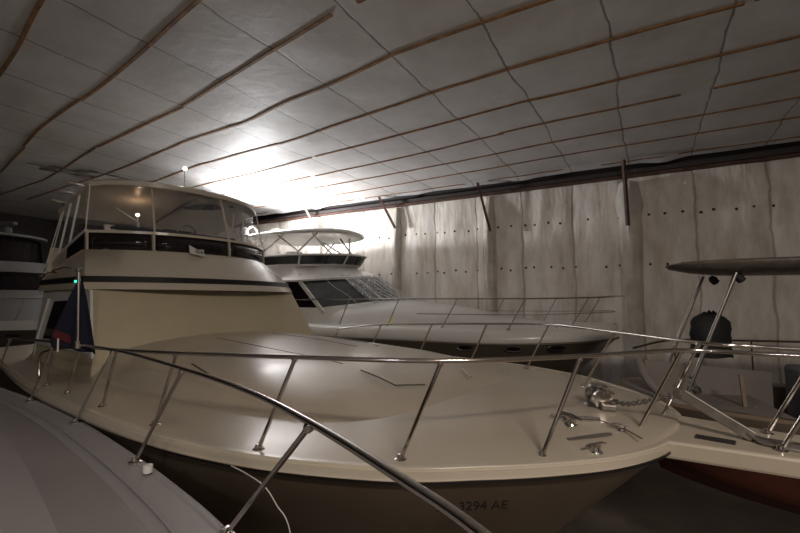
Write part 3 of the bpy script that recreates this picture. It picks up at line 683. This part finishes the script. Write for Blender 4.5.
mr_ = [(-4.0, -1.8, Z(-.31)), (-1.7, -1.75, Z(-.30)), (-.6, -1.25, Z(-.27)), (-.1, -.75, Z(-.25)), (.05, 0, Z(-.25))]
m = MB(); m.tube(spline(mr_ + [(x, -y, z) for x, y, z in reversed(mr_[:-1])], 5), .009, 6); m.build('middle_rail', 'steel2', y2)
# yellow tape round one stanchion, oval ports, lettering, cleat
m = MB(); m.tube([(-4.76, -1.8, Z(-.55)), (-4.68, -1.8, Z(-.40))], .022, 8); m.build('yellow_tape', 'yellow', y2)
for x in (-2.75, -1.75, -.95):
    b = interp(T2, x) + .0; b2 = interp(T2, x - .2); b1 = interp(T2, x + .2)
    ex = Vector((.4, -(b1 - b2), 0)).normalized(); nn = Vector((ex.y, -ex.x, 0)); c = Vector((x, -b - .015, z2(x) - .40))
    P = [c + ex * math.cos(a) * .17 + Vector((0, 0, math.sin(a) * .05)) for a in [k * PI / 10 for k in range(20)]]
    m = MB(); m.tube(P, .012, 6, True); po = m.build('port_light', 'steel2' if x < -1 else 'black', y2)
    m = MB(); m.sm = False; m.face([p + nn * .004 for p in P]); m.build('port_glass', 'glass', po)
cleat(-.95, -1.30, z2(-1), R(20), 1, parent=y2)
# raked wraparound windshield and deckhouse
lowr = ring(-5.35, -7.10, 1.60, -12.2, -.20, p=2.0, zf=.03); topr = ring(-6.35, -7.95, 1.50, -12.0, .55, p=2.0, zf=.66)
bot = ring(-5.30, -7.05, 1.64, -12.2, -.65, p=2.0, zf=-.5)
m = MB(); m.grid([up(bot), up(lowr)]); m.build('deckhouse', 'white', y2)
def lerp3(a, b, t): return tuple(a[i] + (b[i] - a[i]) * t for i in range(3))
LP, TP = up(lowr), up(topr)
def glass_piece(i0, i1, name, m_):
    m = MB(); m.grid([[lerp3(LP[i], TP[i], t) for i in range(i0, i1 + 1)] for t in (0, .5, 1)]); return m.build(name, m_, y2)
glass_piece(6, 12, 'windshield_pane', 'glass2'); glass_piece(12, 20, 'windshield_pane', 'glass2'); glass_piece(20, 26, 'windshield_pane', 'glass2')
glass_piece(0, 6, 'side_window', 'glass'); glass_piece(26, len(LP) - 1, 'side_window', 'glass')
for i, w_ in ((6, .13), (12, .05), (20, .05), (26, .13), (2, .06)):
    m = MB(); q = Vector(LP[i]); q2 = Vector(TP[i]); ext = (q - q2) * .18; m.bar(q + ext * (1 if i in (6, 26) else 0), q2, w_, .04, (0, 1, .3)); m.build('mullion', 'white', y2)
# roof edge, bridge front, bridge rail
r0 = up(ring(-6.30, -7.9, 1.58, -12.2, .53, p=2.0, zf=.64)); r1 = up(ring(-6.28, -7.88, 1.60, -12.2, .58, p=2.0, zf=.70)); r2 = up(ring(-6.45, -8.0, 1.52, -12.2, .66, p=2.0, zf=.78)); r3 = up(ring(-7.3, -8.5, 1.40, -12.2, .98, p=2.2, zf=1.02)); r4 = up(ring(-7.1, -8.5, 1.42, -12.2, 1.06, p=2.2, zf=1.08))
r5 = up(ring(-7.3, -8.6, 1.30, -12.2, 1.06, p=2.2, zf=1.08))
m = MB(); m.grid([r0, r1, r2, r3, r4, r5]); m.build('bridge_front', 'white', y2)
v0 = up(ring(-7.1, -8.5, 1.42, -12.2, 1.07, p=2.2, zf=1.09)); v1 = up(ring(-6.9, -8.4, 1.50, -12.2, 1.33, p=2.2, zf=1.36))
m = MB(); m.grid([v0, v1]); m.build('venturi_screen', 'glass2', y2)
m = MB(); m.tube(v1, .03, 8); m.build('bridge_rail', 'white', y2)
for i in (3, 7, 10, 13, 16, 19, 22, 25, 29):
    m = MB(); m.bar(v0[i], v1[i], .06, .03, (0, 1, 0)); m.build('screen_post', 'white' if i % 2 else 'black', y2)
m = MB(); m.box((-10, 0, Z(1.02)), (4.6, 2.6, .04)); m.build('bridge_sole', 'white', y2)
m = MB(); m.box((-8.9, .2, Z(1.25)), (.5, 1.2, .5)); m.build('helm_console', 'fabric', y2, bevel=.06)
m = MB(); m.box((-9.8, .2, Z(1.35)), (.5, .5, .6)); m.build('helm_seat', 'white', y2, bevel=.08)
# hardtop with struts
def h2(ex, z, zc=0):
    P = []
    for i in range(40):
        a = 2 * PI * i / 40; c, s = math.cos(a), math.sin(a)
        x = -9.1 + (1.95 + ex) * math.copysign(abs(c) ** .75, c); y = (1.45 + ex) * math.copysign(abs(s) ** .75, s)
        P.append((x, y, Z(z) + zc - .05 * (y / 1.45) ** 2))
    return P
def h2c(z): return [(-9.1 + (x + 9.1) * .05, y * .05, Z(z)) for x, y, _ in h2(0, 0)]
m = MB(); m.grid([h2c(2.24), h2(-.5, 2.22), h2(-.08, 2.17), h2(0, 2.12), h2(0, 2.06), h2(-.1, 2.03), h2(-.5, 2.08), h2c(2.10)], True); m.build('hardtop', 'white', y2)
for s in (-1, 1):
    for a, b in (((-7.5, .55, 1.35), (-8.2, .7, 2.04)), ((-8.1, 1.25, 1.35), (-9.3, 1.1, 2.06)), ((-9.9, 1.4, 1.3), (-8.8, 1.2, 2.06)), ((-10.8, 1.4, 1.3), (-10.6, 1.2, 2.06)), ((-8.3, 1.35, 1.35), (-7.9, .8, 2.05))):
        m = MB(); m.tube([(a[0], s * a[1], Z(a[2])), (b[0], s * b[1], Z(b[2]))], .026, 8); m.build('hardtop_strut', 'white', y2)
m = MB(); m.grid([[(-10.9, -1.5, Z(1.3)), (-9.4, -1.52, Z(1.3))], [(-10.9, -1.36, Z(2.04)), (-9.4, -1.38, Z(2.04))]]); m.build('clear_curtain', 'vinylside', y2, smooth=False)
m = MB(); m.lathe((-11.0, -.9, Z(2.2)), [(.10, 0), (.12, .1), (.10, .22), (.03, .25)], 14); m.build('radar_dome', 'white', y2)
m = MB(); m.lathe((-10.2, -.2, Z(2.2)), [(.25, 0), (.27, .08), (.2, .2), (.05, .24)], 18); m.build('radar_dome', 'white', y2)
# torn shrink plastic clinging to the windshield corner
random.seed(11)
m = MB(); rows = []
for i in range(16):
    t = i / 15; row = []
    for k in range(14):
        q = lerp3(LP[10 + k // 2], TP[10 + k // 2], 1.08 - 1.2 * t)
        q2 = lerp3(LP[10 + (k + 1) // 2], TP[10 + (k + 1) // 2], 1.08 - 1.2 * t)
        q = Vector(q).lerp(Vector(q2), .5)
        row.append((q[0] + .05 + .10 * t + .06 * noise.noise((k * .9, i * .5, 0)), q[1] - .04, q[2] + .04 + .06 * noise.noise((k * .8, i * .4, 5))))
    rows.append(row)
m.grid(rows); m.build('torn_plastic', 'wrap', y2)
for k in range(16):
    i0 = random.uniform(8, 22); q = Vector(LP[int(i0)]).lerp(Vector(LP[int(i0) + 1]), i0 % 1); p = Vector(TP[int(i0)]); pts = []
    dx = random.uniform(-.3, .5)
    for j in range(8):
        t = j / 7; v = p.lerp(q, t * random.uniform(.95, 1.05)); pts.append((v.x + .12 + dx * t * t * .4 + random.uniform(-.03, .03), v.y - .05 + random.uniform(-.03, .03), v.z + .05))
    m = MB(); m.tube(spline(pts, 3), random.uniform(.004, .010), 4); m.build('plastic_strand', 'line', y2)

# ================================================================== FOREGROUND BOAT (the camera stands over its side deck)
fb = empty('motor_boat', (.59, -1.79, 0), R(-40), 'pale mauve-grey foreground boat at lower left, its thick rail passing close to the viewer', 'boat')
fa, fn = Vector((math.cos(R(-40)), math.sin(R(-40)), 0)), Vector((-math.sin(R(-40)), math.cos(R(-40)), 0))
def floc(x, y, z):
    v = Vector((x - .59, y + 1.79, 0)); return Vector((v.dot(fa), v.dot(fn), Z(z)))
T5 = [(0, .02), (-.12, .45), (-.55, .98), (-1.2, 1.40), (-2.03, 1.76), (-2.6, 1.93), (-3.57, 2.09), (-4.3, 2.15), (-5.2, 2.18), (-6.4, 2.18), (-7.7, 2.1), (-9, 1.96), (-10.5, 1.8)]
z5 = lambda x: Z(-1.08)
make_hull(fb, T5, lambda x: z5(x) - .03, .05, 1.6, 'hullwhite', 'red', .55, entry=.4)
make_deck(fb, [(x - .03, max(.02, b - .02)) for x, b in T5], z5, .05, 'greydeck2')
m = MB(); m.path(edge_path(T5, z5, -.02, -.02), .05, .05); m.build('gunwale_moulding', 'greydeck2', fb, smooth=True, bevel=.012)
# raised non-skid panel between the covering board and the trunk
def offs(d, dz, k=6): return [(x - d * .3, max(0, b - d), Z(-1.08) + dz) for x, b in outline(T5, k)]
pa, pb = offs(.30, .035), offs(.62, .05)
def both(P): return [(x, -y, z) for x, y, z in reversed(P)] + [(x, y, z) for x, y, z in P[1:]]
m = MB(); m.grid([both(offs(.27, .008)), both(offs(.30, .020)), both(offs(.36, .030)), both(offs(.56, .048)), both(offs(.60, .03))]); m.build('side_deck_panel', 'greydeck', fb)
m = MB(); m.path(both(offs(.20, .018)), .012, .008); m.build('deck_line', 'greydeck2', fb, smooth=True)
tw5 = [(-1.6, .02), (-1.75, .6), (-2.3, 1.15), (-3.2, 1.48), (-4.1, 1.60), (-5.6, 1.70), (-7, 1.68), (-9, 1.6)]
t5 = outline(tw5, 6); o5 = [(x, -y) for x, y in reversed(t5)] + [(x, y) for x, y in t5[1:]]
rows = []
for t in (0, .02, .05, .09, .14, .25, .45, .7, 1):
    rows.append([(x + (min(x, -3) - x) * t, y * (1 - t), Z(-1.06) + .16 * prof(t)) for x, y in o5])
m = MB(); m.grid(rows); m.build('trunk_cabin', 'greydeck2', fb)
FR = [(-7.2, 6.9), (-5.22, 5.53), (-4.54, 5.09), (-3.66, 4.60), (-2.54, 3.87), (-1.395, 2.81), (-.722, 2.11), (-.32, 1.587), (0, 1.106), (.152, .853), (.33, .45), (.52, 0), (.70, -.5)]
pts = [floc(x, y, -.44) for x, y in FR]
b0 = pts[-1]; pts += [Vector((b0.x + .25, b0.y - .3, b0.z)), Vector((.15, .1, b0.z)), Vector((.1, -.3, b0.z)), Vector((-.6, -.95, b0.z)), Vector((-2.2, -1.7, b0.z)), Vector((-4.5, -2.05, b0.z)), Vector((-8, -2.0, b0.z))]
m = MB(); m.tube(spline(pts, 7), .0135, 12); m.build('bow_rail', 'steel', fb)
for (bx, by), (tx_, ty) in [((-5.05, 5.43), (-4.60, 5.13)), ((-3.96, 4.70), (-3.66, 4.60)), ((-2.86, 3.88), (-2.56, 3.89)), ((-1.76, 2.95), (-1.395, 2.81)), ((-.80, 2.06), (-.32, 1.587)), ((.25, .55), (.48, .1))]:
    stanchion(fb, floc(bx, by, -1.07), floc(tx_, ty, -.445), .0115)
for x, y in ((-1.0, -1.15), (-2.6, -1.8), (-4.4, -2.02), (-6.4, -2.05)):
    stanchion(fb, (x - .3, y - .03, Z(-1.07)), (x, y + .05, Z(-.445)), .0115)
m = MB(); c = floc(-1.56, 2.75, -1.06); m.lathe(c, [(.028, 0), (.03, .02), (.028, .045), (.012, .05)], 14); m.build('filler_cap', 'white', fb)
m = MB(); c = floc(-3.3, 3.6, -.93); m.lathe(c, [(.02, 0), (.02, .012)], 10); m.build('drain', 'black', fb)

# flag on its staff, clamped to that rail
fl = empty('flag', (-3.16, 4.27, Z(-.44)), 0, 'furled navy flag with a red patch hanging on a staff at the far rail', 'flag')
m = MB(); m.tube([(0, 0, -.02), (-.035, .0, .72)], .017, 10); m.lathe((-.036, 0, .72), [(.018, 0), (.028, .015), (.028, .035), (.01, .05)], 10); m.build('staff', 'steel2', fl)
m = MB(); m.lathe((0, 0, -.03), [(.03, 0), (.03, .07)], 10); m.build('clamp', 'steel', fl)
rows = []; rr2 = []
for i in range(19):
    t = i / 18; z = .64 - .70 * t; L_, R_ = -.05 - .25 * t ** .85, -.015 + .21 * t ** .85
    if t > .9: L_ += .5 * (t - .9)
    row = []
    for k in range(17):
        f = k / 16; x = L_ + (R_ - L_) * f
        row.append((x, .02 - .035 * math.sin(f * 14) * t - .05 * abs(f - .6) * t, z + .05 * t * (.7 - f) * (1 if f < .6 else 0) * 1.2 - .05 * t * max(0, f - .55)))
    rows.append(row)
m = MB(); m.grid(rows); m.build('cloth', 'navy', fl, solid=.004)
m = MB(); m.grid([[Vector(p) + Vector((0, -.012, -.012 * k + (.02 if i == 12 else 0))) for k, p in enumerate(rows[i][1:8])] for i in (13, 14, 15)]); m.build('red_patch', 'redcloth', fl)
m = MB(); m.tube([(-.165, -.04, -.06), (-.165, -.045, .07)], .008, 6); m.build('white_edge', 'line', fl)

# thin mooring line hanging between the two boats
m = MB(); A2 = Vector((-1.045, 2.75, Z(-1.02)))
m.tube(spline([A2, (-.90, 2.62, Z(-1.02)), (-.76, 2.5, Z(-1.04)), (-.69, 2.5, Z(-1.14)), (-.61, 2.5, Z(-1.29)), (-.54, 2.5, Z(-1.8)), (-.5, 2.5, Z(-2.4))], 6), .0035, 6)
o = m.build('mooring_line', 'line'); tag(o, 'thin pale line hanging down in the dark gap beside the foreground boat', 'rope')

# ================================================================== BOAT BEYOND THE PULPIT (right)
b3 = empty('fishing_boat', (3.0, 5.55, 0), R(160), 'low open fishing boat at right with a dark T-top, beyond the bow pulpit', 'boat')
# local x points to its bow (left in the picture), y+ is towards the camera
T3 = [(.22, .02), (.15, .38), (-.1, .74), (-.7, 1.02), (-1.8, 1.18), (-3.5, 1.22), (-6, 1.15)]
z3 = lambda x: Z(-1.17 + .07 * max(0, min(1, (x + 1.6) / 1.9)) ** 1.6)
make_hull(b3, T3, z3, Z(-2.6), .45, 'hull', 'red', .22, entry=.85)
m = MB(); ins = [(x, max(0, b - .14)) for x, b in outline(T3)]
out3 = edge_path(T3, z3, 0, 0); in3 = [(x - .1, -y, z3(x) + .01) for x, y in reversed(ins)] + [(x - .1, y, z3(x) + .01) for x, y in ins[1:]]
m.grid([out3, [(x, y, z + .035) for x, y, z in out3], in3, [(x, y, z - .45) for x, y, z in in3]]); m.build('gunwale', 'tan', b3)
m = MB(); m.grid([[(x, -max(0, b - .2), Z(-1.62)) for x, b in ins], [(x, max(0, b - .2), Z(-1.62)) for x, b in ins]]); m.build('cockpit_sole', 'fabric', b3, smooth=False)
# foredeck casting platform
fd = [(x - .05, b) for x, b in ins if x > -1.3]
m = MB(); m.grid([[(x, -b, z3(x) + .02) for x, b in fd], [(x, b, z3(x) + .02) for x, b in fd]]); m.build('foredeck', 'ply', b3, smooth=False)
# console with its pale front board
m = MB(); m.box((-2.05, .05, Z(-1.20)), (.75, 1.0, .85)); m.build('console', 'fabric', b3, bevel=.05)
m = MB(); c0 = Vector((-.16, .22, 0)); c1 = Vector((-1.5, -.28, 0)); m.sm = False
m.grid([[(c0.x, c0.y, Z(-1.36)), (c1.x, c1.y, Z(-1.40))], [(c0.x + .10, c0.y, Z(-.72)), (c1.x, c1.y, Z(-.87))]]); m.build('pale_board', 'ply', b3, solid=.03)
m = MB(); m.bar((-.95, .56, Z(-1.3)), (-.93, .52, Z(-.80)), .035, .03, (0, 1, 0)); m.build('wooden_stake', 'tan', b3)
# T-top: thin bowed slab on raked pipes
def tt(ex, z):
    P = []
    for i in range(36):
        a = 2 * PI * i / 36; c, s = math.cos(a), math.sin(a)
        P.append((-2.55 + (2.2 + ex) * math.copysign(abs(c) ** .7, c), .15 + (.62 + ex * .5) * math.copysign(abs(s) ** .8, s), Z(z)))
    return P
ttc = lambda z: [(-2.55, .15 + .001 * y, Z(z)) for x, y, _ in tt(0, 0)]
m = MB(); m.grid([ttc(.47), tt(-.6, .47), tt(-.15, .455), tt(-.01, .43), tt(0, .42), tt(-.04, .38), tt(-.25, .33), tt(-.5, .30), ttc(.30)], True); m.build('t_top', 'galv', b3)
for s, yo in ((1, .45), (-1, -.35)):
    for a, b in (((-1.45, -1.5), (-1.95, .31)), ((-5.0, -1.5), (-4.9, .31))):
        m = MB(); xb, zb = a; xt, zt = b
        dx = .98 if yo > 0 else 1.08; m.tube([(xb + dx + .05, yo + .0, Z(zb + .4)), (xt + dx, yo, Z(zt))], .022, 10); m.build('t_top_pipe', 'steel2', b3)
for x, y in ((-1.02, .38), (-.95, -.22)):
    m = MB(); m.lathe((x, y, Z(.25)), [(.02, -.05), (.045, -.04), (.05, .02), (.025, .06)], 10, (.6, 0, .8)); m.build('spreader_light', 'rubber', b3)
# low rail on the far side, with posts
pts = [(.0, -.15, Z(-.62)), (-.6, -.75, Z(-.55)), (-1.6, -1.1, Z(-.56)), (-3.5, -1.15, Z(-.56)), (-5.8, -1.08, Z(-.56))]
m = MB(); m.tube(spline(pts, 6), .014, 8); m.build('grab_rail', 'darksteel', b3)
for x, y in ((-.6, -.75), (-1.6, -1.1), (-2.6, -1.13), (-3.6, -1.14), (-4.8, -1.1)):
    m = MB(); m.tube([(x, y, Z(-1.15 if x < -1 else -.9)), (x, y, Z(-.56))], .011, 6); m.build('rail_post', 'darksteel', b3)
m = MB(); m.lathe((-.55, .42, Z(-1.05)), [(.04, 0), (.05, .05), (.02, .08), (.02, .18), (.05, .2)], 10, (.3, 0, 1)); m.build('bow_light', 'steel2', b3)
m = MB(); m.tube(spline([(.02, .3, Z(-.72)), (-.1, .62, Z(-1.0)), (-.55, .85, Z(-1.22)), (-1.2, 1.0, Z(-1.30))], 5), .05, 10); m.build('spray_rail', 'ply', b3)
# black folded cover sitting behind the console
m = MB(); rows = []
for i in range(9):
    zz = -.78 + .62 * i / 8; r_ = [(.95, 1), (1, 1), (1, 1), (1.02, 1), (1, 1), (.98, 1), (.95, .9), (.8, .7), (.3, .3)][i]
    rows.append([(-.0 + .32 * r_[0] * math.cos(a) + .05 * noise.noise((a, i * .6, 1)), .20 * r_[1] * math.sin(a), Z(zz) + .05 * noise.noise((math.cos(a) * 1.5, i, 3))) for a in [2 * PI * k / 18 for k in range(18)]])
m.grid(rows, True, True); cv = m.build('folded_cover', 'rubber', b3)
cv.matrix_local = Matrix.Rotation(R(-160), 4, 'Z') @ Matrix.Translation((1.33, .5, 0)) @ Matrix.Diagonal((.82, .9, 1, 1))
# timber blocks under that hull
m = MB(); m.box((0, 0, .30), (.9, .35, .6), R(-20)); m.box((0, 0, .75), (.7, .3, .3), R(-20)); m.box((0, 0, .95), (.5, .28, .1), R(-20))
o = m.build('timber_block', 'darksteel', bevel=.02); o.location = (6.4, 4.1, 0); tag(o, 'stacked timber blocks holding the open fishing boat off the floor', 'block')

# ================================================================== DARK YACHT FAR LEFT
b4 = empty('motor_yacht', (-9.6, 13.4, 0), R(-6), 'dim white yacht in the dark at the far left edge', 'boat')
T4 = [(.8, .03), (.6, .6), (.1, 1.1), (-.8, 1.55), (-2.2, 1.85), (-5, 2.0), (-9, 1.9)]
z4 = lambda x: Z(-.62)
make_hull(b4, T4, lambda x: z4(x), .05, 2.0, 'hull', 'red', .6, entry=.3)
make_deck(b4, T4, z4, .06, 'white')
strip(b4, 'topside_band', 'white', T4, z4, -.20, .06, .02, .05)
d0 = up(ring(-.9, -1.6, 1.35, -8, -.6)); d1 = up(ring(-1.1, -1.8, 1.30, -8, .30)); d2 = up(ring(-1.2, -1.9, 1.25, -8, .32)); 
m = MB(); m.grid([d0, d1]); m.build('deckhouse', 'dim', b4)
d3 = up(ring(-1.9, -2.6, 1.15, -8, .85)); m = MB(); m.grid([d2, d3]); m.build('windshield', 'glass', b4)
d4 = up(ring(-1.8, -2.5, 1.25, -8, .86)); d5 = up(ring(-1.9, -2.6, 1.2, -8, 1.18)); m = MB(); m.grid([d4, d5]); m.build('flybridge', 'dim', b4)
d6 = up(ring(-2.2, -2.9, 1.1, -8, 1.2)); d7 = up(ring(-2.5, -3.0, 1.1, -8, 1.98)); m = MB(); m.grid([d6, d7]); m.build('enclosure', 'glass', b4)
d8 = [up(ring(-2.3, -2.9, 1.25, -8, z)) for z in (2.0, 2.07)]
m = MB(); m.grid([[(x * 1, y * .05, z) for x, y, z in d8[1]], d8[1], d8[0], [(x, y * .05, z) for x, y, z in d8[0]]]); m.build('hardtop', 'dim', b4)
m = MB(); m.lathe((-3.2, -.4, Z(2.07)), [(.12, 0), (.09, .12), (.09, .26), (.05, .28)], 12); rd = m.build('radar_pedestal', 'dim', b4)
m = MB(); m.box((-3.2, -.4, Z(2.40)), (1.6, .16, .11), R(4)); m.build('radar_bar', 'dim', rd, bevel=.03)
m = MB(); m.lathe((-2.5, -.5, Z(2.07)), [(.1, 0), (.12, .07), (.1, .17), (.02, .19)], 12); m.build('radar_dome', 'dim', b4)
P4 = [(-6, -1.8), (-4.3, -1.85), (-2.7, -1.8), (-1.0, -1.45), (.1, -.95)]
for x, y in P4: stanchion(b4, (x, y, z4(x)), (x + .25, y, Z(.05)), .012, 'steel2')
m = MB(); m.tube(spline([(x + .25, y, Z(.05)) for x, y in P4] + [(.85, -.3, Z(.0)), (.95, -.25, Z(-.3)), (.7, -.3, Z(-.6))], 5), .014, 8); m.build('bow_rail', 'steel2', b4)
for x in (-3.6, -2.2, -.9):
    m = MB(); m.box((x, -interp(T4, x) + .0, z4(x) - .36), (.4, .03, .09)); m.build('port_light', 'glass', b4, bevel=.01)
m = MB(); m.lathe((-1.6, -1.5, z4(0) + .03), [(.05, 0), (.05, .03), (.02, .06)], 8); m.build('deck_fitting', 'steel', b4)

# ================================================================== WORK LAMP hung from the ceiling between the yachts
wlmp = empty('work_lamp', WORK, 0, 'bright work lamp hanging from the ceiling behind the flybridge of the large yacht', 'lamp')
m = MB(); m.tube([(0, 0, .2), (0, 0, 1.0)], .008, 6); m.build('cord', 'rubber', wlmp)
d = Vector((.55, -.15, .62)).normalized()
m = MB(); m.lathe(-d * .34, [(.03, 0), (.08, .02), (.10, .10), (.17, .20), (.165, .19), (.02, .12)], 20, d); m.build('reflector', 'galv', wlmp)
m = MB(); m.tube([(-.2, 0, -.12), (-.25, 0, .05), (0, 0, .22), (.2, 0, .05), (.12, 0, -.16)], .008, 6); m.build('bracket', 'steel2', wlmp)

# text becomes mesh
for o in [o for o in sc.objects if o.type == 'FONT']:
    dg = bpy.context.evaluated_depsgraph_get(); me = bpy.data.meshes.new_from_object(o.evaluated_get(dg))
    n = bpy.data.objects.new(o.name, me); COL.objects.link(n); n.parent = o.parent; n.matrix_local = o.matrix_local.copy(); nm = o.name
    bpy.data.objects.remove(o); n.name = nm
